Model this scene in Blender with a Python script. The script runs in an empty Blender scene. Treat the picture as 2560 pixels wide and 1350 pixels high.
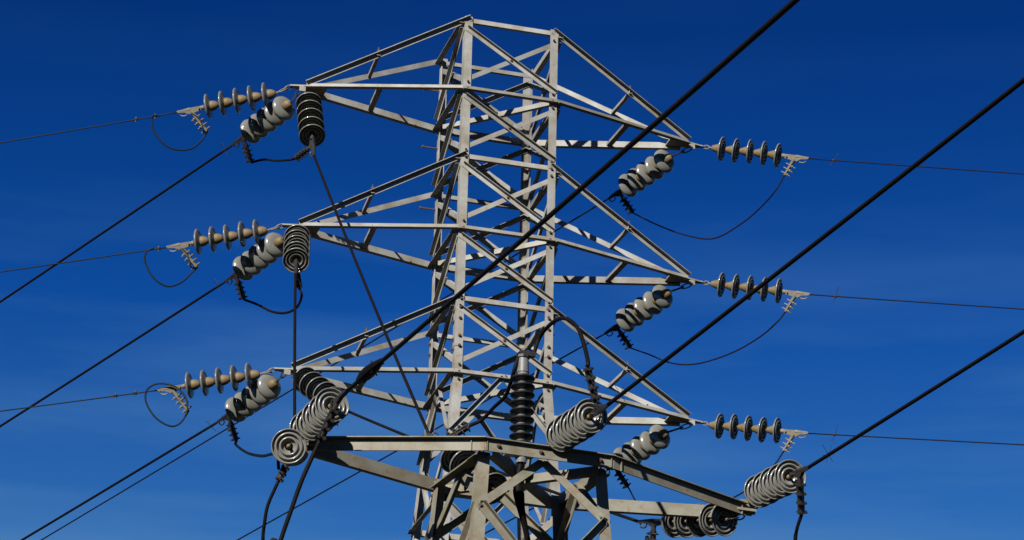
import bpy, bmesh, math, random
from mathutils import Vector as V, Matrix
random.seed(7)
SC = bpy.context.scene
COL = SC.collection
UP = V((0, 0, 1))

# ---------------------------------------------------------------- camera
FPX, PITCH, ROLL = 8140.6, 0.4138, 0.0244          # focal length in px of a 2560 px wide frame
EYE = V((0, 0, 1.6))
_c, _s = math.cos(PITCH), math.sin(PITCH)
FW = V((0, _c, _s)); _u = V((0, -_s, _c)); _r = V((1, 0, 0))
RT = _r * math.cos(ROLL) + _u * math.sin(ROLL)
UPV = _u * math.cos(ROLL) - _r * math.sin(ROLL)
cam = bpy.data.objects.new("camera", bpy.data.cameras.new("camera"))
COL.objects.link(cam); SC.camera = cam
cam.matrix_world = Matrix(((RT.x, UPV.x, -FW.x, EYE.x), (RT.y, UPV.y, -FW.y, EYE.y),
                           (RT.z, UPV.z, -FW.z, EYE.z), (0, 0, 0, 1)))
cam.data.sensor_width = 36; cam.data.lens = 36 * FPX / 2560
cam.data.clip_start = 0.5; cam.data.clip_end = 3000

# ---------------------------------------------------------------- light
SUN = V((-0.378, -0.797, 0.466)).normalized()
SUN_STRENGTH, SKY_STRENGTH, EXPO = 5.0, 0.05, 1.35
sl = bpy.data.lights.new("sun", 'SUN'); sl.energy = SUN_STRENGTH; sl.angle = math.radians(0.5)
sl.color = (1.0, 0.955, 0.88)
so = bpy.data.objects.new("sun", sl); COL.objects.link(so)
so.rotation_euler = SUN.to_track_quat('Z', 'Y').to_euler()
W = bpy.data.worlds.new("World"); SC.world = W; W.use_nodes = True
wn = W.node_tree.nodes; wl = W.node_tree.links; wn.clear()
sky = wn.new('ShaderNodeTexSky'); sky.sky_type = 'NISHITA'; sky.sun_disc = False
sky.sun_elevation = math.asin(SUN.z); sky.sun_rotation = math.atan2(SUN.x, SUN.y)
sky.altitude = 1500; sky.air_density = 1.0; sky.dust_density = 0.1; sky.ozone_density = 6.0
bg = wn.new('ShaderNodeBackground'); bg.inputs[1].default_value = SKY_STRENGTH
out = wn.new('ShaderNodeOutputWorld')
# deep polarised blue: the physical sky is graded by elevation, with faint cirrus low down
tc = wn.new('ShaderNodeTexCoord'); sep = wn.new('ShaderNodeSeparateXYZ'); wl.new(tc.outputs['Generated'], sep.inputs[0])
rp = wn.new('ShaderNodeValToRGB'); wl.new(sep.outputs['Z'], rp.inputs[0])
stops = [(0.0, (0.5, 0.9, 1.2)), (0.24, (0.8, 1.4, 1.7)), (0.317, (0.60, 1.40, 1.92)), (0.39, (0.11, 0.80, 1.70)), (0.469, (0.035, 0.44, 1.16)), (0.62, (0.03, 0.36, 0.95)), (1.0, (0.03, 0.30, 0.8))]
el = rp.color_ramp.elements
while len(el) < len(stops): el.new(0.5)
for e, (p_, c_) in zip(el, stops): e.position = p_
for e, (p_, c_) in zip(el, stops): e.color = (*[x / 2.5 for x in c_], 1)
vm = wn.new('ShaderNodeVectorMath'); vm.operation = 'MULTIPLY'; wl.new(sky.outputs[0], vm.inputs[0]); wl.new(rp.outputs[0], vm.inputs[1])
vs = wn.new('ShaderNodeVectorMath'); vs.operation = 'SCALE'; vs.inputs['Scale'].default_value = 2.5 / 2 ** EXPO; wl.new(vm.outputs[0], vs.inputs[0])
mp = wn.new('ShaderNodeMapping'); mp.inputs['Scale'].default_value = (4, 4, 30); mp.inputs['Rotation'].default_value = (0.05, 0.1, 0.4)
nz = wn.new('ShaderNodeTexNoise'); nz.inputs['Scale'].default_value = 1.5; nz.inputs['Detail'].default_value = 5; nz.inputs['Roughness'].default_value = 0.5
cr = wn.new('ShaderNodeMapRange'); cr.inputs['From Min'].default_value = 0.42; cr.inputs['From Max'].default_value = 0.72; cr.inputs['To Max'].default_value = 0.60
lo = wn.new('ShaderNodeMapRange'); lo.inputs['From Min'].default_value = 0.43; lo.inputs['From Max'].default_value = 0.33; lo.inputs['To Min'].default_value = 0.04
wl.new(sep.outputs['Z'], lo.inputs['Value'])
ml = wn.new('ShaderNodeMath'); ml.operation = 'MULTIPLY'; wl.new(cr.outputs[0], ml.inputs[0]); wl.new(lo.outputs[0], ml.inputs[1])
mx = wn.new('ShaderNodeMix'); mx.data_type = 'RGBA'; mx.inputs['B'].default_value = (*[x / 2 ** EXPO for x in (1.7, 4.6, 9.6)], 1)
wl.new(tc.outputs['Generated'], mp.inputs['Vector']); wl.new(mp.outputs[0], nz.inputs['Vector']); wl.new(nz.outputs['Fac'], cr.inputs['Value'])
wl.new(vs.outputs[0], mx.inputs['A']); wl.new(ml.outputs[0], mx.inputs['Factor'])
wl.new(mx.outputs['Result'], bg.inputs[0]); wl.new(bg.outputs[0], out.inputs[0])
SC.view_settings.view_transform = 'Standard'; SC.view_settings.look = 'None'
SC.view_settings.exposure = EXPO; SC.view_settings.gamma = 1

# ---------------------------------------------------------------- survey helpers: photo px + real distance -> metres
def ray(x, y): return FW + RT * ((x - 1280) / FPX) + UPV * ((675 - y) / FPX)
def at(x, y, Y): d = ray(x, y); return EYE + d * (Y / d.y)
def atz(x, y, Z): d = ray(x, y); return EYE + d * ((Z - EYE.z) / d.z)

# ---------------------------------------------------------------- materials
def mat(name, base, rough=0.5, metal=0.0, stain=None, amt=0.5, scale=6.0, rust=None, ramt=0.62, coat=0, bump=0.0, streak=(1, 1, 1), spec=0.3, vary=0.0):
    m = bpy.data.materials.new(name); m.use_nodes = True
    n = m.node_tree.nodes; l = m.node_tree.links; b = n['Principled BSDF']
    b.inputs['Roughness'].default_value = rough; b.inputs['Metallic'].default_value = metal
    b.inputs['Base Color'].default_value = (*base, 1); b.inputs['Specular IOR Level'].default_value = spec
    if coat: b.inputs['Coat Weight'].default_value = coat; b.inputs['Coat Roughness'].default_value = 0.08
    if stain:
        g = n.new('ShaderNodeNewGeometry'); mpp = n.new('ShaderNodeMapping'); mpp.inputs['Scale'].default_value = streak
        l.new(g.outputs['Position'], mpp.inputs[0])
        z = n.new('ShaderNodeTexNoise'); z.inputs['Scale'].default_value = scale; z.inputs['Detail'].default_value = 8
        z.inputs['Roughness'].default_value = 0.62
        l.new(mpp.outputs[0], z.inputs['Vector'])
        r = n.new('ShaderNodeMapRange'); r.inputs['From Min'].default_value = 0.38; r.inputs['From Max'].default_value = 0.68
        r.inputs['To Max'].default_value = amt
        l.new(z.outputs['Fac'], r.inputs['Value'])
        x = n.new('ShaderNodeMix'); x.data_type = 'RGBA'
        x.inputs['A'].default_value = (*base, 1); x.inputs['B'].default_value = (*stain, 1)
        l.new(r.outputs[0], x.inputs['Factor']); last = x.outputs['Result']
        # fine spangle
        z3 = n.new('ShaderNodeTexNoise'); z3.inputs['Scale'].default_value = 90; z3.inputs['Detail'].default_value = 3
        l.new(g.outputs['Position'], z3.inputs['Vector'])
        r3 = n.new('ShaderNodeMapRange'); r3.inputs['To Min'].default_value = 0.86; r3.inputs['To Max'].default_value = 1.12
        l.new(z3.outputs['Fac'], r3.inputs['Value'])
        hs = n.new('ShaderNodeHueSaturation'); l.new(last, hs.inputs['Color']); l.new(r3.outputs[0], hs.inputs['Value'])
        last = hs.outputs[0]
        if vary:
            oi = n.new('ShaderNodeObjectInfo'); rv = n.new('ShaderNodeMapRange'); rv.inputs['To Min'].default_value = 1 - vary; rv.inputs['To Max'].default_value = 1 + vary * 0.6
            l.new(oi.outputs['Random'], rv.inputs['Value'])
            h2 = n.new('ShaderNodeHueSaturation'); l.new(last, h2.inputs['Color']); l.new(rv.outputs[0], h2.inputs['Value']); last = h2.outputs[0]
            ad = n.new('ShaderNodeVectorMath'); ad.operation = 'MULTIPLY_ADD'; ad.inputs[1].default_value = (7, 7, 7)
            l.new(oi.outputs['Random'], ad.inputs[0]); l.new(mpp.outputs[0], ad.inputs[2]); l.new(ad.outputs[0], z.inputs['Vector'])
        if rust:
            z2 = n.new('ShaderNodeTexNoise'); z2.inputs['Scale'].default_value = scale * 2.3; z2.inputs['Detail'].default_value = 9
            z2.inputs['Roughness'].default_value = 0.7
            l.new(mpp.outputs[0], z2.inputs['Vector'])
            r2 = n.new('ShaderNodeMapRange'); r2.inputs['From Min'].default_value = ramt; r2.inputs['From Max'].default_value = ramt + 0.12
            r2.inputs['To Max'].default_value = 0.75
            l.new(z2.outputs['Fac'], r2.inputs['Value'])
            y = n.new('ShaderNodeMix'); y.data_type = 'RGBA'; y.inputs['B'].default_value = (*rust, 1)
            l.new(last, y.inputs['A']); l.new(r2.outputs[0], y.inputs['Factor']); last = y.outputs['Result']
        l.new(last, b.inputs['Base Color'])
        if bump:
            bp = n.new('ShaderNodeBump'); bp.inputs['Strength'].default_value = bump; bp.inputs['Distance'].default_value = 0.002
            l.new(z3.outputs['Fac'], bp.inputs['Height']); l.new(bp.outputs[0], b.inputs['Normal'])
    return m
M_STEEL = mat("galvanised steel", (0.175, 0.177, 0.170), 0.7, 0.0, (0.115, 0.100, 0.074), 1.0, 4.5, (0.11, 0.062, 0.027), 0.59, bump=0.4, vary=0.30)
M_STEEL2 = mat("weathered galvanised steel", (0.128, 0.123, 0.100), 0.7, 0.0, (0.088, 0.075, 0.048), 1.0, 5.0, (0.10, 0.050, 0.017), 0.55, bump=0.3, vary=0.15)
M_RUST = mat("rusty bolt", (0.06, 0.035, 0.02), 0.8, 0.0, (0.03, 0.02, 0.014), 0.8, 30)
M_CAP = mat("tan iron cap", (0.076, 0.050, 0.018), 0.65, 0.0, (0.088, 0.072, 0.042), 0.9, 18, (0.12, 0.048, 0.012), 0.54, bump=0.4)
M_PORC = mat("grey porcelain", (0.098, 0.098, 0.090), 0.28, 0.0, (0.07, 0.066, 0.055), 0.5, 8, coat=0.2)
M_PORCW = mat("pale glazed porcelain", (0.098, 0.099, 0.090), 0.24, 0.0, (0.066, 0.062, 0.051), 0.5, 8, coat=0.4)
M_HW = mat("dull cast alloy", (0.105, 0.092, 0.070), 0.55, 0.0, (0.065, 0.054, 0.036), 0.8, 15, bump=0.3)
M_DARKHW = mat("dark cast hardware", (0.022, 0.020, 0.020), 0.42, 0.2, (0.010, 0.009, 0.008), 0.8, 20)
M_CABLE = mat("black cable", (0.0035, 0.003, 0.0032), 0.6, 0.0, (0.008, 0.0055, 0.0045), 0.4, 9, spec=0.05)
M_ALU = mat("weathered stranded wire", (0.0065, 0.009, 0.009), 0.6, 0.0, (0.004, 0.005, 0.005), 0.7, 18, spec=0.08)
M_POLY = mat("black shed rubber", (0.006, 0.0055, 0.006), 0.5, 0.0, (0.010, 0.009, 0.009), 0.5, 10, spec=0.15)
M_GREYP = mat("pale grey bushing", (0.06, 0.062, 0.062), 0.5, 0.0, (0.13, 0.13, 0.125), 0.6, 12)
M_CONC = mat("concrete", (0.33, 0.32, 0.29), 0.9, 0.0, (0.22, 0.21, 0.19), 0.7, 4)
M_GROUND = mat("dark ploughed ground", (0.018, 0.016, 0.011), 0.95, 0.0, (0.028, 0.024, 0.015), 0.9, 0.6, spec=0.0)

# ---------------------------------------------------------------- mesh helpers
def obj(name, bm, m, parent=None, smooth=False, origin=None):
    me = bpy.data.meshes.new(name)
    bmesh.ops.recalc_face_normals(bm, faces=bm.faces)
    org = origin if origin is not None else (parent_loc(parent) if parent else V((0, 0, 0)))
    for v in bm.verts: v.co -= org
    bm.to_mesh(me); bm.free()
    me.materials.append(m)
    if smooth:
        for p in me.polygons: p.use_smooth = True
    o = bpy.data.objects.new(name, me); COL.objects.link(o)
    if parent: o.parent = parent
    else: o.location = org
    return o
_loc = {}
def parent_loc(p): return _loc.get(p.name, V((0, 0, 0)))
def thing(name, label, cat, loc, group=None):
    o = bpy.data.objects.new(name, None); COL.objects.link(o)
    o.location = loc; o.empty_display_size = 0.1; _loc[o.name] = V(loc)
    tag(o, label, cat, group); return o
def tag(o, label, cat, group=None):
    o['label'] = label; o['category'] = cat
    if group: o['group'] = group
    return o
def part(name, bm, m, parent, smooth=False):
    """child mesh built in world coordinates; children of things and parts all share the thing's origin"""
    o = obj(name, bm, m, parent, smooth); _loc[o.name] = V((0, 0, 0)) + parent_loc(parent)
    return o
def prism(bm, P, Q, u, v, poly):
    """extrude polygon given in (u, v) from P to Q"""
    a = [bm.verts.new(P + u * x + v * y) for x, y in poly]
    b = [bm.verts.new(Q + u * x + v * y) for x, y in poly]
    n = len(poly)
    bm.faces.new(a); bm.faces.new(b[::-1])
    for i in range(n): bm.faces.new((a[i], b[i], b[(i + 1) % n], a[(i + 1) % n]))
def angle(bm, P, Q, wv, fv, web, fl, t=0.006, centre=True):
    """steel angle from P to Q: web plate along wv, flange along fv, centre of the web on PQ"""
    ax = (Q - P).normalized()
    f = (fv - ax * fv.dot(ax)).normalized()
    w = ax.cross(f)
    if w.dot(wv) < 0: w = -w
    if centre: P = P - w * web / 2; Q = Q - w * web / 2
    prism(bm, P, Q, w, f, [(0, 0), (web, 0), (web, t), (t, t), (t, fl), (0, fl)])
def box(bm, c, x, y, z, hx, hy, hz):
    prism(bm, c - z * hz, c + z * hz, x, y, [(-hx, -hy), (hx, -hy), (hx, hy), (-hx, hy)])
def frame_for(d):
    d = d.normalized(); a = UP if abs(d.z) < 0.95 else V((0, 1, 0))
    x = a.cross(d).normalized(); return x, d.cross(x)
def cyl(bm, P, Q, r, n=10, r2=None):
    x, y = frame_for(Q - P); r2 = r if r2 is None else r2
    a = [bm.verts.new(P + (x * math.cos(6.28319 * i / n) + y * math.sin(6.28319 * i / n)) * r) for i in range(n)]
    b = [bm.verts.new(Q + (x * math.cos(6.28319 * i / n) + y * math.sin(6.28319 * i / n)) * r2) for i in range(n)]
    bm.faces.new(a[::-1]); bm.faces.new(b)
    for i in range(n): bm.faces.new((a[i], a[(i + 1) % n], b[(i + 1) % n], b[i]))
def tube(bm, pts, r, n=8, closed=False):
    """round tube along points, r a number or one per point"""
    rs = r if isinstance(r, (list, tuple)) else [r] * len(pts)
    rings = []; N = len(pts); x = None
    for i, p in enumerate(pts):
        if closed: d = pts[(i + 1) % N] - pts[i - 1]
        else: d = pts[min(i + 1, N - 1)] - pts[max(i - 1, 0)]
        d.normalize()
        if x is None: x, y = frame_for(d)
        x = (x - d * x.dot(d)).normalized(); y = d.cross(x)
        rings.append([bm.verts.new(p + (x * math.cos(2 * math.pi * k / n) + y * math.sin(2 * math.pi * k / n)) * rs[i]) for k in range(n)])
    for i in range(N if closed else N - 1):
        a, b = rings[i], rings[(i + 1) % N]
        for k in range(n): bm.faces.new((a[k], a[(k + 1) % n], b[(k + 1) % n], b[k]))
    if not closed: bm.faces.new(rings[0][::-1]); bm.faces.new(rings[-1])
def spline(P, n=8):
    """Catmull-Rom through points"""
    P = [P[0] * 2 - P[1]] + list(P) + [P[-1] * 2 - P[-2]]; o = []
    for i in range(1, len(P) - 2):
        for k in range(n):
            t = k / n; a, b, c, d = P[i - 1], P[i], P[i + 1], P[i + 2]
            o.append(0.5 * ((2 * b) + (c - a) * t + (2 * a - 5 * b + 4 * c - d) * t * t + (3 * b - a - 3 * c + d) * t ** 3))
    o.append(P[-2]); return o
def revolve(bm, prof, n=32):
    rings = []
    for r, z in prof:
        if r < 1e-6: rings.append([bm.verts.new((0, 0, z))])
        else: rings.append([bm.verts.new((r * math.cos(2 * math.pi * k / n), r * math.sin(2 * math.pi * k / n), z)) for k in range(n)])
    for a, b in zip(rings, rings[1:]):
        for k in range(n):
            k2 = (k + 1) % n
            if len(a) == 1 and len(b) == 1: continue
            if len(a) == 1: bm.faces.new((a[0], b[k], b[k2]))
            elif len(b) == 1: bm.faces.new((a[k], a[k2], b[0]))
            else: bm.faces.new((a[k], a[k2], b[k2], b[k]))
NB = bmesh.new

# ---------------------------------------------------------------- ground
g = NB()
prism(g, V((0, 0, -0.5)), V((0, 0, 0)), V((1, 0, 0)), V((0, 1, 0)), [(-900, -900), (900, -900), (900, 900), (-900, 900)])
go = obj("ground", g, M_GROUND); go['kind'] = 'structure'

# ================================================================= bolt prototype
_b = NB(); cyl(_b, V((0, 0, 0)), V((0, 0, 0.010)), 0.0125, 6); cyl(_b, V((0, 0, 0.0101)), V((0, 0, 0.018)), 0.007, 8)
BOLT_ME = bpy.data.meshes.new("bolt"); bmesh.ops.recalc_face_normals(_b, faces=_b.faces); _b.to_mesh(BOLT_ME); _b.free(); BOLT_ME.materials.append(M_RUST)
def bolt(P, n, parent, s=1.0):
    o = bpy.data.objects.new("bolt", BOLT_ME); COL.objects.link(o); o.parent = parent
    o.location = P - parent_loc(parent); o.rotation_euler = n.to_track_quat('Z', 'Y').to_euler(); o.scale = (s, s, s)
    return o

# ================================================================= the tall lattice tower
YAW = 0.2739
E1 = V((math.cos(YAW), math.sin(YAW), 0)); E2 = V((-math.sin(YAW), math.cos(YAW), 0))
C0 = V((-0.189, 28.937, 0))
ZS = [16.719, 15.976, 15.239, 14.4845, 13.746, 13.001]
HW = 0.478
SPL = 0.073                                  # the legs splay below the lowest crossarm
def hw(z): return HW if z >= ZS[5] else HW + (ZS[5] - z) * SPL
def corner(i, z, inset=0.0):
    a, b = [(-1, -1), (1, -1), (-1, 1), (1, 1)][i]; h = hw(z) - inset
    return C0 + E1 * a * h + E2 * b * h + UP * z
tower = thing("lattice_tower", "tall pale grey lattice pylon with three pairs of crossarms", "pylon", (C0.x, C0.y, 0))
LEG = 0.078
legs = []
for i in range(4):
    a, b = [(-1, -1), (1, -1), (-1, 1), (1, 1)][i]
    bm = NB()
    for z0, z1, s in ((ZS[0] + 0.05, ZS[5], LEG), (ZS[5], 0.0, LEG + 0.012)):
        angle(bm, corner(i, z0), corner(i, z1), E2 * -b, E1 * -a, s, s, 0.008, centre=False)
    legs.append(part("leg", bm, M_STEEL, tower))
    bm = NB(); f = corner(i, 0.12); box(bm, V((f.x, f.y, 0.13)), E1, E2, UP, 0.32, 0.32, 0.15); part("footing", bm, M_CONC, tower)
    # splice plates on the faces of the leg above the lowest crossarm
    bm = NB()
    P = corner(i, ZS[4] - 0.02) + E2 * b * 0.001; Q = corner(i, ZS[5] + 0.26) + E2 * b * 0.001
    angle(bm, P - E1 * -a * -0.001, Q, E1 * -a, E2 * -b, 0.080, 0.080, 0.0095, centre=False)
    for v in bm.verts: v.co += E2 * b * 0.004 + E1 * a * 0.004
    part("splice_plate", bm, M_STEEL, tower)
for i in range(4):
    a, b = [(-1, -1), (1, -1), (-1, 1), (1, 1)][i]
    for dz in (-0.09, -0.20, -0.38, -0.48):
        z = ZS[4] + dz
        bolt(corner(i, z) + E2 * b * 0.005 + E1 * -a * 0.04, E2 * b, legs[i], 1.25)
        bolt(corner(i, z - 0.03) + E1 * a * 0.005 + E2 * -b * 0.04, E1 * a, legs[i], 1.25)
    for z in ZS[:6]:
        for dz in ((-0.075, 0.075, 0.0) if z != ZS[0] else (-0.075,)):
            if i < 2 or dz == 0.075: bolt(corner(i, z + dz) + E2 * b * 0.008 + E1 * -a * 0.045, E2 * (b if i < 2 else -1), legs[i], 1.0)
# climbing steps on the far left leg
for z in (16.38, 15.74, 15.07, 11.62, 10.95, 10.28, 9.6, 8.9, 8.2, 7.5, 6.8, 6.1, 5.4, 4.7, 4.0):
    P = corner(2, z) + E2 * -0.03
    bm = NB(); cyl(bm, P, P - E1 * 0.15, 0.0085, 8); cyl(bm, P - E1 * 0.1501, P - E1 * 0.162, 0.017, 8); part("step_bolt", bm, M_RUST, tower)

faces = [(0, 1, -E2), (2, 3, E2), (0, 2, -E1), (1, 3, E1)]
def diag(i, z0, j, z1, n, outside, web=0.046, fl=0.042, top=True, parent=tower, m=M_STEEL, cf=corner, name="diagonal_brace"):
    off = n * 0.003 if outside else n * -0.0125
    P = cf(i, z0) + off; Q = cf(j, z1) + off
    d = (Q - P).normalized(); P = P + d * 0.02; Q = Q - d * 0.02
    bm = NB(); angle(bm, P, Q, -UP if top else UP, n if outside else -n, web, fl, 0.005)
    return part(name, bm, m, parent)
for k in range(5):
    zt, zb = ZS[k], ZS[k + 1]
    for i, j, n in faces:
        diag(i, zt - 0.075, j, zb + 0.075, n, True, top=(n != E2))
        diag(j, zt - 0.085, i, zb + 0.085, n, False)
        mid = (corner(i, (zt + zb) / 2) + corner(j, (zt + zb) / 2)) / 2
        if n == -E2:
            bolt(mid + n * 0.008 + UP * 0.0, n, legs[0], 1.0)
def strut(i, j, z, n, outside, web=0.05, fl=0.045, fdir=1, wup=True, ext=0.0, name="horizontal_strut", m=M_STEEL, parent=tower, cf=corner):
    off = n * 0.002 if outside else n * -0.0125
    P = cf(i, z) + off; Q = cf(j, z) + off; d = (Q - P).normalized()
    bm = NB(); angle(bm, P - d * ext, Q + d * ext, UP if wup else -UP, n * fdir, web, fl, 0.005)
    return part(name, bm, m, parent)
for k, z in enumerate(ZS):
    if k % 2 == 0:
        strut(0, 1, z + 0.015, -E2, False, 0.046, 0.04, -1)
        strut(2, 3, z, E2, False, 0.04, 0.035, 1)
    else:
        strut(0, 1, z, -E2, True, 0.054, 0.052, 1, ext=0.004)
        strut(2, 3, z, E2, True, 0.062, 0.052, 1)
        bm = NB(); angle(bm, corner(2, z + 0.01, 0.03), corner(1, z + 0.01, 0.03), UP, E1 + E2, 0.05, 0.04, 0.005); part("plan_brace", bm, M_STEEL, tower)
    strut(0, 2, z, -E1, True, 0.055, 0.055, 1)
    strut(1, 3, z, E1, True, 0.055, 0.05, 1)

# crossarms
ARM = {-1: 1.96, 1: 2.01}
tips = {}
for lv in (0, 2, 4):
    for s in (-1, 1):
        zt, zb = ZS[lv], ZS[lv + 1]
        i_f, i_r = (0, 2) if s < 0 else (1, 3)
        tip = C0 + E1 * s * ARM[s] + UP * (zb + (0.006 if s < 0 else 0.015))
        tips[(lv, s)] = tip
        # hanger plate at the tip of the arm
        bm = NB()
        T = tip - UP * 0.02
        prism(bm, T - UP * 0.007, T + UP * 0.007, E1 * s, E2, [(-0.22, -0.085), (-0.02, -0.06), (0.14, -0.02), (0.14, 0.02), (-0.02, 0.06), (-0.22, 0.085)])
        prism(bm, T + E1 * s * 0.02 - UP * 0.06, T + E1 * s * 0.02 - UP * 0.0075, E1 * s, E2, [(-0.03, -0.05), (0.03, -0.05), (0.03, -0.036), (-0.03, -0.036)])
        arm = part("crossarm", bm, M_STEEL, tower)
        ends = []
        for idx, sg in ((i_f, -1), (i_r, 1)):
            n = E2 * sg
            e = tip - E1 * s * (0.02 if sg < 0 else 0.07) + n * 0.045
            P = corner(idx, zt + 0.02) + n * 0.0035; Q = e + UP * 0.004
            bm = NB()
            if sg < 0: angle(bm, P + E1 * s * -0.06 + UP * 0.01, Q, -UP, n, 0.050, 0.046, 0.006)
            else: angle(bm, P, Q, -UP, n, 0.054, 0.040, 0.006)
            part("chord", bm, M_STEEL, arm)
            ends.append((P, Q))
            P2 = corner(idx, zb) + n * 0.0035; Q2 = e - UP * 0.018
            bm = NB(); angle(bm, P2, Q2, UP, n, 0.054 if sg < 0 else 0.064, 0.052, 0.006)
            part("chord", bm, M_STEEL, arm)
            ends.append((P2, Q2))
        for (a0, a1), (b0, b1), t, wv in ((ends[0], ends[2], 0.55, 0.034), (ends[1], ends[3], 0.53, 0.055)):
            A = a0.lerp(a1, t); B = b0.lerp(b1, t)
            d = (B - A).normalized()
            bm = NB(); angle(bm, A - d * 0.02 - UP * 0.02, B + d * 0.03 - UP * 0.02, E1, UP, wv, 0.03, 0.005)
            part("tie_brace", bm, M_STEEL, arm)
            if wv > 0.05: continue
            bm = NB(); cyl(bm, A - UP * 0.02, A + UP * 0.075, 0.007, 6); cyl(bm, A + UP * 0.03, A + UP * 0.046, 0.016, 6)
            part("bolt", bm, M_RUST, arm)

# lower body of the tall tower
z6, z7 = ZS[5] - 0.64, ZS[5] - 1.26
for i, j, n in faces:
    mid5 = (corner(i, ZS[5]) + corner(j, ZS[5])) / 2; mid7 = (corner(i, z7) + corner(j, z7)) / 2
    for q in (i, j):
        for mm_ in ((mid5, ZS[5]), (mid7, z7)):
            P = mm_[0] + n * 0.003; Q = corner(q, z6) + n * 0.003
            Q = Q + (P - Q).normalized() * 0.03
            bm = NB(); angle(bm, P, Q, -UP, n if mm_[1] > z6 else -n, 0.05, 0.035, 0.005); part("diagonal_brace", bm, M_STEEL, tower)
    strut(i, j, z7, n, True, 0.055, 0.045, 1)
lev = [z7, z7 - 1.3, z7 - 2.9, z7 - 4.9, z7 - 7.3, 1.0]
for k in range(5):
    for i, j, n in faces:
        diag(i, lev[k] - 0.06, j, lev[k + 1] + 0.06, n, True, 0.06, 0.05)
        diag(j, lev[k] - 0.06, i, lev[k + 1] + 0.06, n, False, 0.06, 0.05)
        if k < 4: strut(i, j, lev[k + 1], n, False, 0.06, 0.05, -1)

# ================================================================= the nearer terminal frame
ZF = 9.87
nAL, nFL, nFR, nAR = atz(770, 1113, ZF), atz(1212, 1113, ZF), atz(1530, 1158, ZF), atz(1858, 1275, ZF)
nBR, nBL = atz(1395, 1254, ZF), atz(1092, 1212, ZF)
gantry = thing("terminal_frame", "shorter weathered steel lattice frame with one heavy pair of arms, in front of the pylon", "pylon", (0.1, 22.6, 0))
cFL, cFR, cBR, cBL = atz(1210, 1140, ZF - .05), atz(1502, 1182, ZF - .05), atz(1395, 1262, ZF - .05), atz(1098, 1222, ZF - .05)
FC = (cFL + cFR + cBR + cBL) / 4
G1 = ((cFR - cFL) + (cBR - cBL)).normalized(); G2 = UP.cross(G1)
CS = [cFL, cFR, cBL, cBR]
def gcorner(i, z):
    c = CS[i]; a, b = [(-1, -1), (1, -1), (-1, 1), (1, 1)][i]
    d = (ZF - z) * 0.062
    return V((c.x, c.y, 0)) + G1 * a * d + G2 * b * d + UP * z
glegs = []
for i in range(4):
    a, b = [(-1, -1), (1, -1), (-1, 1), (1, 1)][i]
    bm = NB()
    P = gcorner(i, ZF - 0.015) - G1 * -a * 0.04; Q = gcorner(i, 0) - G1 * -a * 0.04
    angle(bm, P, Q, G2 * -b, G1 * -a, 0.09, 0.088, 0.009, centre=False)
    glegs.append(part("leg", bm, M_STEEL2, gantry))
    bm = NB(); f = gcorner(i, 0.1); box(bm, V((f.x, f.y, 0.13)), G1, G2, UP, 0.3, 0.3, 0.15); part("footing", bm, M_CONC, gantry)
    if b < 0:
        for dz in (0.44, 1.15): bolt(gcorner(i, ZF - dz) + G2 * b * 0.002, G2 * b, glegs[i], 1.3)
WEB = 0.096
def outn(P, Q): d = (Q - P).normalized(); n = UP.cross(d) * -1; return n if n.y < 0 else -n
for P, Q, FO in ((nAL, nFL, 0.050), (nFL, nFR, 0.042), (nFR, nAR, 0.034)):
    n = outn(P, Q); d = (Q - P).normalized()
    bm = NB(); o = n * 0.012
    prism(bm, P + o - d * 0.010, Q + o + d * 0.010, UP, n, [(-WEB / 2, 0), (WEB / 2, 0), (WEB / 2, FO), (WEB / 2 - 0.007, FO), (WEB / 2 - 0.007, 0.008), (-WEB / 2 + 0.004, 0.008), (-WEB / 2 + 0.004, 0.012), (-WEB / 2, 0.012)])
    part("front_beam", bm, M_STEEL2, gantry)
for P, Q in ((nBL, nBR),):
    n = -outn(P, Q)
    bm = NB(); angle(bm, P, Q, UP, n, 0.095, 0.05, 0.008); part("rear_beam", bm, M_STEEL2, gantry)
for P, Q in ((nAL + V((0.05, 0.05, 0)), nBL), (nAR + V((-0.06, 0.03, 0)), nBR)):
    n = -outn(P, Q)
    bm = NB(); angle(bm, P - UP * 0.012, Q, UP, n, 0.095, 0.045, 0.008); part("rear_beam", bm, M_STEEL2, gantry)
# joint plates and bolts on the front beam
for c, P, Q, ts in ((0, nAL, nFL, (0.925,)), (1, nFL, nFR, (0.01, 0.985)), (2, nFR, nAR, (0.05, 0.97))):
    n = outn(P, Q); d = (Q - P).normalized()
    for t in ts:
        X = P.lerp(Q, t); bm = NB(); box(bm, X + n * 0.0265, d, n, UP, 0.003, 0.0062, WEB / 2 + 0.002); part("stiffener_plate", bm, M_STEEL2, gantry)
beam = nFR - nFL
for t in (0.10, 0.43, 0.90):
    X = nFL.lerp(nFR, t); bolt(X + outn(nFL, nFR) * 0.020, outn(nFL, nFR), glegs[0], 1.35)
# end plates carrying the strings
for P, s in ((nAL, -1), (nAR, 1)):
    bm = NB(); dx = (nFR - nFL).normalized() * s
    box(bm, P + dx * 0.0 - UP * 0.01, dx, UP.cross(dx), UP, 0.085, 0.055, 0.010)
    box(bm, P + dx * 0.035 + UP * 0.03, dx, UP.cross(dx), UP, 0.06, 0.006, 0.055)
    part("end_plate", bm, M_STEEL2, gantry)
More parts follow.
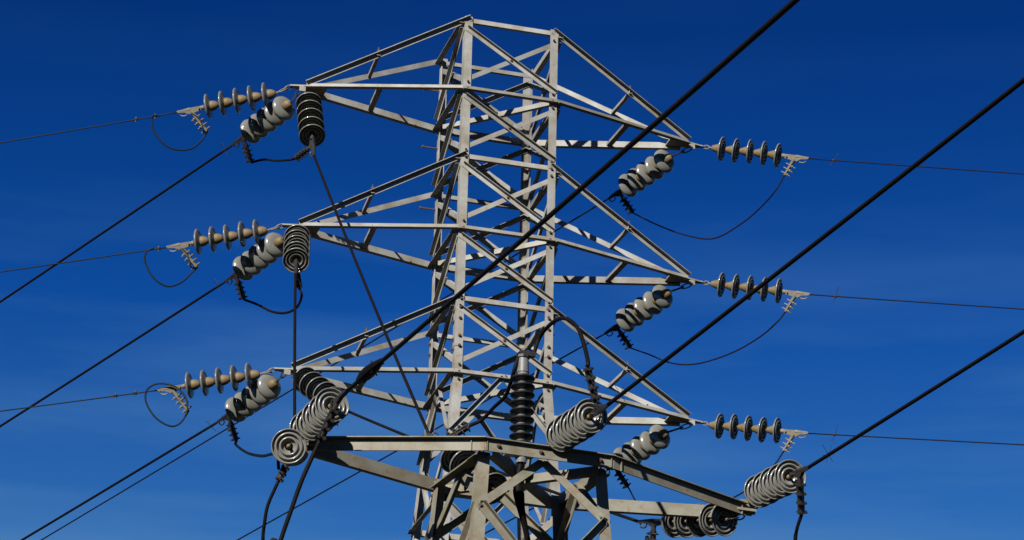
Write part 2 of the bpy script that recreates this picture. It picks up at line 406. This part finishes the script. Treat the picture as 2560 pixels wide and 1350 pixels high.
# gusset plates where the rear beams meet the rear legs
for X, a in ((nBR, 1), (nBL, -1)):
    bm = NB(); box(bm, X - G2 * 0.012 - UP * 0.05 + G1 * (0.02 if a > 0 else 0.05), G1, G2, UP, 0.075, 0.004, 0.075)
    if a > 0: box(bm, X + G1 * a * 0.055 - UP * 0.03 - G2 * 0.05, G2, G1, UP, 0.05, 0.004, 0.10)
    part("gusset_plate", bm, M_STEEL2, gantry)
    for dx, dz in ((-0.04, -0.1), (0.07, -0.1)): bolt(X - G2 * 0.016 + G1 * dx + UP * dz, -G2, gantry, 1.1)
# side and plan bracing
for i, j, n in ((0, 2, -G1), (1, 3, G1)):
    P = CS[i] + UP * 0.03; Q = CS[j] + UP * 0.03
    bm = NB(); angle(bm, P, Q, UP, n, 0.075, 0.075, 0.007); part("side_strut", bm, M_STEEL2, gantry)
for P, Q in ((nFL + V((0.06, 0.05, -0.03)), nBR + V((-0.02, -0.03, -0.03))), (nFR + V((-0.10, 0.03, -0.042)), nBL + V((0.05, -0.02, -0.042)))):
    bm = NB(); angle(bm, P, Q, UP, G2, 0.065, 0.05, 0.006); part("plan_brace", bm, M_STEEL2, gantry)
gl = [ZF - 0.03, ZF - 0.43, ZF - 0.98, ZF - 1.5]
for i, j, n in ((0, 1, -G2), (2, 3, G2), (0, 2, -G1), (1, 3, G1)):
    mids = [(gcorner(i, z) + gcorner(j, z)) / 2 for z in gl]
    for q in (i, j):
        for k, mm_ in ((1, mids[0]), (1, mids[2])):
            Q = gcorner(q, gl[k]) + n * 0.004; P = mm_ + n * 0.004
            bm = NB(); angle(bm, P, Q, -UP, -n if k == 1 and mm_ is mids[0] else n, 0.062, 0.05, 0.006); part("diagonal_brace", bm, M_STEEL2, gantry)
    bm = NB(); angle(bm, gcorner(i, gl[2]) + n * 0.012, gcorner(j, gl[2]) + n * 0.012, UP, n, 0.06, 0.05, 0.006); part("horizontal_strut", bm, M_STEEL2, gantry)
lv2 = [gl[2], 7.4, 5.6, 3.4, 0.9]
for k in range(4):
    for i, j, n in ((0, 1, -G2), (2, 3, G2), (0, 2, -G1), (1, 3, G1)):
        diag(i, lv2[k] - 0.05, j, lv2[k + 1] + 0.05, n, True, 0.06, 0.05, parent=gantry, m=M_STEEL2, cf=gcorner)
        diag(j, lv2[k] - 0.05, i, lv2[k + 1] + 0.05, n, False, 0.06, 0.05, parent=gantry, m=M_STEEL2, cf=gcorner)

# ================================================================= insulators
def mesh_of(name, prof, m, n=36):
    bm = NB(); revolve(bm, prof, n); bmesh.ops.recalc_face_normals(bm, faces=bm.faces)
    me = bpy.data.meshes.new(name); bm.to_mesh(me); bm.free(); me.materials.append(m)
    for p in me.polygons: p.use_smooth = True
    return me
RIBS = [(0.116, 0.112), (0.112, 0.100), (0.105, 0.099), (0.101, 0.113), (0.097, 0.121), (0.089, 0.121), (0.085, 0.112), (0.082, 0.097),
        (0.073, 0.095), (0.069, 0.108), (0.065, 0.117), (0.057, 0.117), (0.053, 0.108), (0.050, 0.092), (0.03, 0.089)]
FLAT = [(0.040, 0.073), (0.055, 0.079), (0.08, 0.086), (0.105, 0.092), (0.120, 0.097), (0.1265, 0.103), (0.1265, 0.108), (0.123, 0.112)] + RIBS
DOME = [(0.040, 0.074), (0.060, 0.0755), (0.082, 0.080), (0.101, 0.088), (0.115, 0.098), (0.124, 0.109), (0.1275, 0.118), (0.1265, 0.124), (0.121, 0.126)] + RIBS
CAPL = [(0, 0), (0.016, 0), (0.026, 0.004), (0.034, 0.018), (0.044, 0.034), (0.050, 0.058), (0.051, 0.078), (0.046, 0.083), (0.03, 0.084)]
CAPS = [(0, 0), (0.016, 0), (0.026, 0.004), (0.036, 0.014), (0.047, 0.030), (0.052, 0.056), (0.053, 0.080), (0.03, 0.082)]
CAPC = [(0, 0), (0.018, 0), (0.026, 0.003), (0.030, 0.016), (0.035, 0.030), (0.041, 0.045), (0.046, 0.060), (0.050, 0.068), (0.051, 0.080), (0.03, 0.084)]
PIN = [(0, 0.08), (0.020, 0.08), (0.019, 0.098), (0.011, 0.104), (0.011, 0.149), (0, 0.149)]
ME = {'flat': mesh_of("insulator_disc", FLAT, M_PORC), 'dome': mesh_of("insulator_disc", DOME, M_PORCW), 'ring': mesh_of("insulator_disc", DOME[:-len(RIBS)] + RIBS, M_PORC),
      'capL': mesh_of("cap", CAPL, M_CAP, 20), 'capS': mesh_of("cap", CAPS, M_CAP, 20), 'capC': mesh_of("cap", CAPC, M_CAP, 20), 'pin': mesh_of("pin", PIN, M_CAP, 12)}
PITCHD = 0.146
def child(name, me, parent, M=None):
    o = bpy.data.objects.new(name, me); COL.objects.link(o); o.parent = parent
    if M is not None: o.matrix_local = M
    return o
def near_root(P0, x, y, L, away):
    """point on the sight line of (x, y) at distance L from P0"""
    d = ray(x, y); o = EYE - P0
    A = d.dot(d); B = 2 * d.dot(o); Cc = o.dot(o) - L * L
    D = max(B * B - 4 * A * Cc, 0) ** 0.5
    t = (-B + (D if away else -D)) / (2 * A)
    return EYE + d * t
def insulator(first, last, Y, away, label, kind='flat', cap='capL', rev=False, anchor=None, lug=(0, -0.3, -1), hwm=M_HW, luglen=0.24, ear=True, group=None, ubolts=4):
    """string of five discs whose first (tower side) and last disc are seen at the given px; lug = direction of the jumper clamp in world space"""
    P0 = at(first[0], first[1], Y); P1 = near_root(P0, last[0], last[1], PITCHD * 4, away)
    d = (P1 - P0).normalized()
    base = P0 - d * 0.105                                   # start of the first cap
    x, y = frame_for(d)
    R = Matrix((x, y, d)).transposed().to_4x4()
    root = bpy.data.objects.new("insulator_string", None); COL.objects.link(root); root.empty_display_size = 0.1
    root.matrix_world = Matrix.Translation(base) @ R
    tag(root, label, "insulator", group)
    inv = root.matrix_world.inverted()
    for k in range(5):
        Mx = Matrix.Translation((0, 0, k * PITCHD))
        if rev: Mx = Matrix.Translation((0, 0, k * PITCHD + 0.149)) @ Matrix.Rotation(math.pi, 4, 'X')
        s = child("insulator_disc", ME[kind], root, Mx @ Matrix.Rotation(random.gauss(0, 0.022), 4, 'X') @ Matrix.Rotation(random.uniform(0, 6), 4, 'Z'))
        child("cap", ME[cap], s); child("pin", ME['pin'], s)
    def L(p): return inv @ p
    # link from the steelwork to the first cap
    A = L(anchor) if anchor is not None else V((0, 0, -0.13))
    bm = NB(); e = V((0, 0, 0.002)); dd = (e - A); ln = dd.length; dn = dd.normalized(); sx, sy = frame_for(dn)
    def loopy(c, ax, sd, rl, rw, r):
        pts = [c + ax * (rl * math.cos(2 * math.pi * q / 14)) + sd * (rw * math.sin(2 * math.pi * q / 14)) for q in range(14)]
        tube(bm, pts, r, 6, closed=True)
    if ln > 0.04:
        loopy(A + dn * ln * 0.20, dn, sx, ln * 0.27, min(0.020, ln * 0.2), 0.0065)
        loopy(A + dn * ln * 0.55, dn, sy, ln * 0.24, min(0.018, ln * 0.18), 0.0065)
    cyl(bm, A + dn * ln * 0.74, e, 0.010, 8)
    me = bpy.data.meshes.new("link"); bm.to_mesh(me); bm.free(); me.materials.append(hwm); child("link", me, root)
    # strain clamp
    z0 = 5 * PITCHD
    lw = (inv.to_3x3() @ V(lug)).normalized()
    side = lw - V((0, 0, 1)) * lw.z; side = side.normalized() if side.length > 1e-3 else V((0, 1, 0))
    cr_ = V((0, 0, 1)).cross(side)
    bm = NB()
    cyl(bm, V((0, 0, z0 + 0.0)), V((0, 0, z0 + 0.045)), 0.024, 10, 0.018)
    CL = 0.265 if hwm is M_HW else 0.315
    prof = [(-0.02, 0.03), (0.02, 0.03), (0.034, 0.10), (0.040, 0.16), (0.016, 0.20), (0.010, CL), (-0.010, CL), (-0.018, 0.20), (-0.020, 0.10)]
    prism(bm, -cr_ * 0.014 + V((0, 0, z0)), cr_ * 0.014 + V((0, 0, z0)), side, V((0, 0, 1)), prof)
    cyl(bm, V((0, 0, z0 + 0.14)) - side * 0.006, V((0, 0, z0 + CL + 0.01)) - side * 0.002, 0.019, 10, 0.013)
    cyl(bm, V((0, 0, z0 + 0.05)) - cr_ * 0.03, V((0, 0, z0 + 0.05)) + cr_ * 0.03, 0.009, 8)
    if ear:
        c = V((0, 0, z0 + CL - 0.055)) + side * 0.024
        tube(bm, [c + V((0, 0, 1)) * (0.040 * math.cos(2 * math.pi * q / 16)) + side * (0.024 * math.sin(2 * math.pi * q / 16)) for q in range(16)], 0.006, 6, closed=True)
    bmesh.ops.recalc_face_normals(bm, faces=bm.faces)
    me = bpy.data.meshes.new("strain_clamp"); bm.to_mesh(me); bm.free(); me.materials.append(hwm); child("strain_clamp", me, root)
    # jumper clamp with its u-bolts
    J0 = V((0, 0, z0 + 0.13)) + side * 0.02; J1 = J0 + lw * luglen
    bm = NB(); cyl(bm, J0, J1, 0.020, 10, 0.014)
    p = cr_
    q = lw.cross(p).normalized()
    prism(bm, J0 + lw * 0.05, J1 - lw * 0.005, p, q, [(-0.026, -0.008), (0.026, -0.008), (0.026, 0.008), (-0.026, 0.008)])
    bmesh.ops.recalc_face_normals(bm, faces=bm.faces)
    me = bpy.data.meshes.new("jumper_clamp"); bm.to_mesh(me); bm.free(); me.materials.append(hwm); jc = child("jumper_clamp", me, root)
    for k in range(ubolts):
        c = J0 + lw * (0.075 + (luglen - 0.095) * k / max(1, ubolts - 1))
        bm = NB()
        for sg in (-1, 1):
            b0 = c + p * 0.022 * sg
            cyl(bm, b0 - q * 0.030, b0 + q * 0.052, 0.0058, 6); cyl(bm, b0 + q * 0.018, b0 + q * 0.032, 0.0125, 6)
        tube(bm, [c - q * 0.030 + p * (0.022 * math.cos(math.pi * w / 6)) - q * (0.018 * math.sin(math.pi * w / 6)) for w in range(7)], 0.0062, 6)
        prism(bm, c + q * 0.010 - lw * 0.011, c + q * 0.010 + lw * 0.011, p, q, [(-0.032, 0), (0.032, 0), (0.026, 0.010), (-0.026, 0.010)])
        bmesh.ops.recalc_face_normals(bm, faces=bm.faces)
        me = bpy.data.meshes.new("u_bolt"); bm.to_mesh(me); bm.free(); me.materials.append(hwm); child("u_bolt", me, jc)
    Mw = root.matrix_world
    return dict(root=root, end=Mw @ V((0, 0, z0 + CL - 0.005)), dir=d, jump=Mw @ J1, jdir=(Mw.to_3x3() @ lw), last=P1)

def img(dx, dy, depth=0.0):
    """world direction pointing right / down in the photo and away from the camera"""
    return (RT * dx - UPV * dy + FW * depth).normalized()
tl = {k: tips[(k, -1)] for k in (0, 2, 4)}; tr = {k: tips[(k, 1)] for k in (0, 2, 4)}
YL, YR = tl[0].y, tr[0].y
def tipL(k): return tl[k] - E1 * 0.12 - UP * 0.02
def tipR(k): return tr[k] + E1 * 0.12 - UP * 0.02
S = {}
names = {0: 'top', 2: 'middle', 4: 'lowest'}
GL, GB, GH = "tan capped strings left of the pylon", "glossy white bell strings left of the pylon", "ribbed strings reaching to the front frame"
GR, GS = "tan capped strings right of the pylon", "shaded bell strings right of the pylon"
for k, f, l in ((0, (664, 238), (520.5, 266)), (2, (642, 580.5), (495.6, 605.4)), (4, (623, 939.6), (474, 963.3))):
    S['L', k] = insulator(f, l, YL - 0.03, True, f"thin grey discs with tan caps at the left tip of the {names[k]} crossarm", 'flat', 'capL', anchor=tipL(k), lug=img(0.62, 0.78, -0.1), luglen=0.25, group=GL)
for k, f, l in ((0, (711, 268), (630, 327)), (2, (691.7, 611), (611.7, 669)), (4, (675, 966), (593, 1022))):
    S['B', k] = insulator(f, l, YL - 0.02, True, f"string of glossy white bell discs sloping down left from the {names[k]} left crossarm", 'dome', 'capS', anchor=tl[k] - E1 * 0.03 - UP * 0.05,
                          lug=img(0.30, 0.95, 0.1), hwm=M_DARKHW, group=GB)
for k, f, l, lg in ((0, (772, 256), (780, 338), img(-0.8, 0.6, 0.25)), (2, (743.5, 591), (740.4, 649), img(0.12, 0.95, 0.5)), (4, (760.6, 948), (829, 998), img(-0.3, 0.7, 0.5))):
    S['H', k] = insulator(f, l, YL - 0.20, False, f"ribbed grey discs hanging under the left tip of the {names[k]} crossarm", 'ring', 'capC', anchor=tl[k] - UP * 0.05 + E1 * 0.03,
                          lug=lg, hwm=M_DARKHW, group=GH, luglen=0.20)
for k, f, l in ((0, (1804.5, 372.3), (1945, 388)), (2, (1803.3, 712), (1946.7, 728)), (4, (1799, 1064.4), (1942.7, 1076.7))):
    S['R', k] = insulator(f, l, YR - 0.02, False, f"thin grey discs with tan caps at the right tip of the {names[k]} crossarm", 'flat', 'capC', anchor=tipR(k), lug=img(-0.5, 0.85, 0.1),
                          luglen=0.19, ubolts=3, group=GR)
for k, f, l in ((0, (1662, 402), (1573, 462)), (2, (1658, 740), (1567, 799)), (4, (1651, 1091), (1560, 1147))):
    S['S', k] = insulator(f, l, YR + 0.02, True, f"string of bell discs mostly in shadow, sloping down left from the {names[k]} right crossarm", 'dome', 'capS', anchor=tr[k] + E1 * 0.02 - UP * 0.06,
                          lug=img(0.55, 0.83, 0.0), hwm=M_DARKHW, group=GS)
S['A'] = insulator((764, 1073), (828, 1014), nAL.y - 0.06, False, "ribbed disc string rising from the frame's left arm tip toward the upper right", 'ring', 'capC', anchor=nAL - G1 * 0.06 + UP * 0.07, lug=img(-0.42, 0.90, 0.1), hwm=M_DARKHW, luglen=0.30, ear=False)
S['C'] = insulator((1403, 1088), (1475, 1041), 22.10, False, "ribbed disc string rising from the middle of the frame's front beam", 'ring', 'capC', anchor=at(1366, 1122, 22.2), lug=img(-0.25, -0.95, 0.1), hwm=M_DARKHW, luglen=0.30, ear=False)
S['D'] = insulator((1897, 1228), (1974, 1191), nAR.y - 0.04, False, "ribbed disc string rising from the frame's right arm tip", 'ring', 'capC', anchor=nAR + G1 * 0.10 + UP * 0.03, lug=img(0.06, 0.98, 0.1), hwm=M_DARKHW, luglen=0.30, ear=False)
S['Bf'] = insulator((723, 1117), (732, 1124), nAL.y - 0.12, True, "disc string seen end on at the tip of the frame's left arm", 'ring', 'capC', rev=True, anchor=nAL - G1 * 0.10, lug=img(-0.42, 0.85, -0.2), hwm=M_DARKHW)
S['F'] = insulator((1219, 1211), (1127, 1133), 22.55, True, "ribbed disc string half hidden behind the left end of the frame's front beam", 'ring', 'capC', rev=True, anchor=at(1268, 1228, 22.3), lug=img(0.8, -0.5, 0.1), hwm=M_DARKHW)
S['E'] = insulator((1795, 1300), (1671, 1303), nAR.y - 0.02, True, "ribbed disc string hanging under the frame's right arm", 'ring', 'capC', rev=True, anchor=nAR + G1 * 0.0 - UP * 0.05, lug=img(-0.1, 0.95, -0.1), hwm=M_DARKHW)

# ================================================================= conductors
def wire(name, pts, r, m, label, cat="wire", group=None, n=8, lay=True):
    bm = NB(); tube(bm, pts, r, n)
    o = obj(name, bm, m, None, True, origin=pts[0].copy()); tag(o, label, cat, group); _loc[o.name] = pts[0].copy(); return o
def span(P, Q, ext, sag=0.0, n=40):
    """from P through Q and on to ext times that distance, rising slightly in curvature like a hung wire"""
    d = Q - P; L = d.length; o = []
    for i in range(n + 1):
        t = (i / n) ** 1.5 * ext
        o.append(P + d * t + UP * (sag * (t * L) * (t - 1) * L / 1000.0))
    return o
def spikes(o, P, d, s=0.06):
    x, y = frame_for(d); bm = NB()
    for k in range(3):
        a = math.pi * k / 3 + 0.35; v = (x * math.cos(a) + y * math.sin(a) + d * (0.35 if k else -0.3)).normalized() * s
        cyl(bm, P - v, P + v * (1.0 + 0.25 * k), 0.0018, 5)
    cyl(bm, P - d * 0.012, P + d * 0.012, 0.013, 8)
    part("bird_spike", bm, M_DARKHW, o)
for k, q, sp in ((0, (0, 357), (362, 296)), (2, (0, 680), None), (4, (0, 1028), (262, 996))):
    P = S['L', k]['end']; Q = at(q[0], q[1], P.y + 0.55)
    o = wire("conductor", span(P, Q, 22, 1.2), 0.0065, M_ALU, f"thin wire running off left from the tan capped string of the {names[k]} crossarm", group="thin wires leaving left")
    d = (Q - P).normalized()
    for c in ((0.45, 0.25) if k != 2 else (0.10,)):
        bm = NB(); X = P + d * c; cyl(bm, X - d * 0.016, X + d * 0.016, 0.016, 6); cyl(bm, X - UP * 0.026, X + UP * 0.026, 0.006, 6)
        part("wire_clip", bm, M_DARKHW, o)
for k, q, s_ in ((0, (0, 755), (566, 374)), (2, (0, 1066), (540, 712)), (4, (55, 1350), (520, 1062))):
    P = S['B', k]['end']; Q = at(q[0], q[1], P.y + 2.9)
    o = wire("conductor", span(P, Q, 14, 0.8), 0.0122, M_CABLE, f"thick dark cable sloping down left from the white bell string of the {names[k]} crossarm", "cable", "thick cables leaving down left")
    spikes(o, P + (Q - P).normalized() * 0.12, (Q - P).normalized(), 0.085)
for k, q in ((0, (2560, 435)), (2, (2560, 773)), (4, (2560, 1112))):
    P = S['R', k]['end']; Q = at(q[0], q[1], P.y - 0.6)
    o = wire("conductor", span(P, Q, 18, 0.8), 0.0064, M_CABLE, f"thin wire running off right from the tan capped string of the {names[k]} crossarm", group="thin wires leaving right")
    d = (Q - P).normalized(); spikes(o, P + d * 0.27, d, 0.075)
for k, q in ((0, (110, 1346)), (2, (592, 1351)), (4, (1217, 1331))):
    P = S['S', k]['end']; L2 = abs(1525 - q[0]) * 0.0039
    Q = at(q[0], q[1], P.y + L2 * 1.2)
    o = wire("conductor", span(P, Q, 9 if k < 4 else 30, 0.3), 0.008, M_CABLE, f"thin dark wire passing behind the pylon from the shaded string of the {names[k]} right crossarm", group="thin wires passing behind the pylon")
    d = (Q - P).normalized(); spikes(o, P + d * 0.14, d, 0.07)
def hang(P, Q, sag, n=30):
    return [P.lerp(Q, i / n) - UP * (4 * sag * (i / n) * (1 - i / n)) for i in range(n + 1)]
wire("tie_line", hang(S['H', 0]['end'], S['F']['end'], 0.04), 0.0128, M_CABLE, "dark cable from the topmost ribbed string down to the middle of the front frame", "cable", "cables from the pylon to the front frame")
wire("tie_line", hang(S['H', 2]['end'], S['Bf']['end'], 0.08), 0.0128, M_CABLE, "dark cable dropping straight down to the frame's left arm tip", "cable", "cables from the pylon to the front frame")
wire("tie_line", hang(S['H', 4]['end'], S['E']['end'], 0.03), 0.0128, M_CABLE, "dark cable crossing behind the front beam to the string under the right arm", "cable", "cables from the pylon to the front frame")
for key, q, Yq, r, lab in (('A', (1990, 0), 13.3, 0.0150, "thick black cable rising across the pylon from the frame's left arm"),
                        ('C', (2560, 200), 16.0, 0.0145, "thick black cable rising right from the middle of the frame"),
                        ('D', (2560, 829), 19.6, 0.0140, "thick black cable rising right from the frame's right arm tip")):
    P = S[key]['end']; Q = at(q[0], q[1], Yq); d = (Q - P).normalized()
    o = wire("conductor", span(P, Q, 4.5, 0.5), r, M_CABLE, lab, "cable", "thick cables passing overhead")
    if key == 'A':
        bm = NB(); a, b = 0.32, 0.92
        tube(bm, [P + d * t for t in (a, a + 0.12, a + 0.25, b - 0.2, b)], [0.024, 0.040, 0.046, 0.040, 0.020], 10)
        x, y = frame_for(d)
        for i in range(9):
            an = i * 2.4; t = a + 0.10 + 0.05 * i; v = (x * math.cos(an) + y * math.sin(an) - d * 0.6).normalized()
            cyl(bm, P + d * t, P + d * t + v * 0.065, 0.014, 5, 0.004)
        part("wrapped_sleeve", bm, M_CABLE, o)
    else: spikes(o, P + d * (0.30 if key == 'D' else 0.22), d, 0.062)

def loop_px(pts, Y0, Y1):
    n = len(pts) - 1
    return [at(x, y, Y0 + (Y1 - Y0) * i / n) for i, (x, y) in enumerate(pts)]
def jumper(A, pts, B, r, lab, m=M_CABLE, grp=None, Y0=None, Y1=None, name="jumper_loop", n=7):
    P = loop_px(pts, A.y if Y0 is None else Y0, (B.y if B is not None else A.y) if Y1 is None else Y1)
    P = [A] + P + ([B] if B is not None else [])
    return wire(name, spline(P, n), r, m, lab, "cable", grp)
G = "slack wire coils at the left strings"
s = S['L', 0]; jumper(s['jump'], [(503, 352), (480, 371), (445, 375), (412, 362), (386, 330), (379, 300), (386, 288)], at(400, 290, YL + 0.05), 0.0088, "slack wire coil hanging from the topmost left tan capped string", M_ALU, G)
s = S['L', 2]; jumper(s['jump'], [(476, 685), (455, 705), (420, 716), (385, 696), (363, 655), (366, 630)], at(385, 620, YL + 0.05), 0.0088, "slack wire coil hanging from the middle left tan capped string", M_ALU, G)
s = S['L', 4]; jumper(s['jump'], [(450, 1058), (425, 1065), (390, 1045), (366, 1008), (366, 978), (384, 962), (410, 959), (440, 968), (462, 990), (469, 1018)], at(464, 1040, YL + 0.05), 0.009, "full round wire coil hanging from the lowest left tan capped string", M_ALU, G)
for k, pts in ((0, [(480, 283), (500, 300), (511, 328)]), (2, [(456, 621), (470, 640), (478, 668)])):
    P = loop_px(pts, YL + 0.02, YL + 0.02)
    P.append(S['L', k]['jump'])
    wire("jumper_loop", spline(P, 6), 0.007, M_ALU, f"short curved wire closing the slack coil of the {names[k]} left string", "cable", G)
G = "jumpers between the left strings"
jumper(S['B', 0]['jump'], [(660, 399), (690, 402), (720, 400)], S['H', 0]['jump'], 0.0125, "black jumper cable between the two inner strings of the top left crossarm", grp=G)
jumper(S['B', 2]['jump'], [(645, 762), (680, 779), (715, 782), (742, 768), (754, 740)], S['H', 2]['jump'], 0.0125, "black jumper cable sagging between the two inner strings of the middle left crossarm", grp=G)
jumper(S['B', 4]['jump'], [(590, 1112), (618, 1132), (655, 1140), (690, 1136)], S['Bf']['jump'] + UP * 0.1, 0.0125, "black jumper cable from the lowest bell string to the frame's left arm tip", grp=G)
G = "jumpers hanging at the right strings"
jumper(S['R', 0]['jump'], [(1940, 475), (1905, 515), (1855, 558), (1785, 596), (1715, 588), (1645, 563)], S['S', 0]['jump'], 0.0075, "thin slack jumper hanging below the top right crossarm", grp=G)
jumper(S['R', 2]['jump'], [(1945, 803), (1900, 842), (1830, 882), (1745, 909), (1680, 908), (1622, 886)], S['S', 2]['jump'], 0.0075, "thin slack jumper hanging below the middle right crossarm", grp=G)
jumper(S['R', 4]['jump'], [(1935, 1163), (1880, 1215), (1825, 1248), (1750, 1275), (1670, 1284), (1600, 1262)], S['S', 4]['jump'], 0.0075, "thin slack jumper below the lowest right crossarm, passing behind the frame", grp=G)
# surge arrester / cable bushing on the frame
AB = at(1303, 1128, 22.42)
arr = thing("cable_bushing", "upright black ribbed cable bushing with a grey top, on the front beam", "insulator", AB)
bm = NB(); H = 0.70
prof = [(0, 0), (0.055, 0), (0.055, 0.02), (0.036, 0.022)]
for k in range(9):
    z = 0.035 + 0.0655 * k
    prof += [(0.036, z), (0.088, z + 0.006), (0.092, z + 0.013), (0.088, z + 0.020), (0.036, z + 0.032)]
prof += [(0.036, 0.60), (0, 0.60)]
revolve(bm, prof, 32)
for v in bm.verts: v.co += AB
part("shed_stack", bm, M_POLY, arr, True)
bm = NB()
for k in range(9):
    z = 0.035 + 0.0655 * k + 0.036; cyl(bm, AB + UP * z, AB + UP * (z + 0.026), 0.043, 24, 0.040)
part("core_sleeve", bm, M_GREYP, arr, True)
bm = NB(); cyl(bm, AB + UP * 0.62, AB + UP * 0.735, 0.046, 48, 0.040); part("head", bm, M_GREYP, arr)
bm = NB(); cyl(bm, AB + UP * 0.7351, AB + UP * 0.755, 0.052, 8); box(bm, AB + UP * 0.775 + G1 * 0.03, G1, G2, UP, 0.06, 0.022, 0.018)
cyl(bm, AB + UP * 0.75, AB + UP * 0.80 , 0.016, 8); part("terminal", bm, M_DARKHW, arr)
bm = NB(); box(bm, AB - UP * 0.012, G1, G2, UP, 0.11, 0.09, 0.010)
cyl(bm, AB - UP * 0.0225, AB - UP * 0.095, 0.048, 48, 0.040); part("base_plate", bm, M_GREYP, arr)
T = AB + UP * 0.775
G = "cables joining the strings to the bushing"
jumper(S['C']['jump'], [(1470, 905), (1460, 862), (1443, 818), (1413, 796), (1382, 806), (1350, 842)], T + G1 * 0.08, 0.0155, "thick dark jumper arching from the middle string over to the black bushing", grp=G)
jumper(S['F']['jump'], [(1205, 1049), (1235, 1018), (1262, 992), (1275, 962), (1286, 925)], T - G1 * 0.03, 0.015, "dark jumper rising behind the front beam to the top of the black bushing", grp=G)
def down(key, pts, gx, gy, r, lab):
    A = S[key]['jump']; P = [A] + [at(x, y, A.y + 0.06 * (i + 1)) for i, (x, y) in enumerate(pts)]
    e = P[-1]; P += [V((gx + (e.x - gx) * 0.5, gy + (e.y - gy) * 0.5, 6.0)), V((gx, gy, 3.0)), V((gx, gy, 0.0))]
    wire("down_cable", spline(P, 8), r, M_CABLE, lab, "cable", "cables dropping to the ground")
down('A', [(757, 1195), (728, 1275), (702, 1350), (668, 1460)], -1.3, 22.6, 0.0160, "thickest black cable dropping past the frame's left arm tip")
down('Bf', [(670, 1262), (661, 1310), (657, 1350), (655, 1450)], -1.6, 22.4, 0.0130, "black cable dropping from the end-on string, left of the thicker one")
down('D', [(1993, 1320), (1989, 1350), (1985, 1450)], 1.9, 22.9, 0.0135, "black cable dropping from the frame's right tip string")
down('E', [(1620, 1370), (1618, 1450)], 1.2, 23.4, 0.0155, "black cable dropping from the string under the right arm")
# cable tail of the bushing
P = [AB - UP * 0.09, AB - UP * 0.24 - G1 * 0.02, AB - UP * 0.40 + G1 * 0.02 + G2 * 0.05, AB - UP * 0.8 + G1 * 0.16 + G2 * 0.2, AB - UP * 1.6 + G2 * 0.3 + G1 * 0.2, V((FC.x, FC.y, 4)), V((FC.x, FC.y, 0))]
wire("bushing_cable", (lambda q: q)(spline(P, 8)), [0.021 + 0.020 * math.exp(-((i - 13) / 4.0) ** 2) for i in range(49)], M_CABLE, "thick black cable running down inside the frame below the bushing", "cable", n=12)
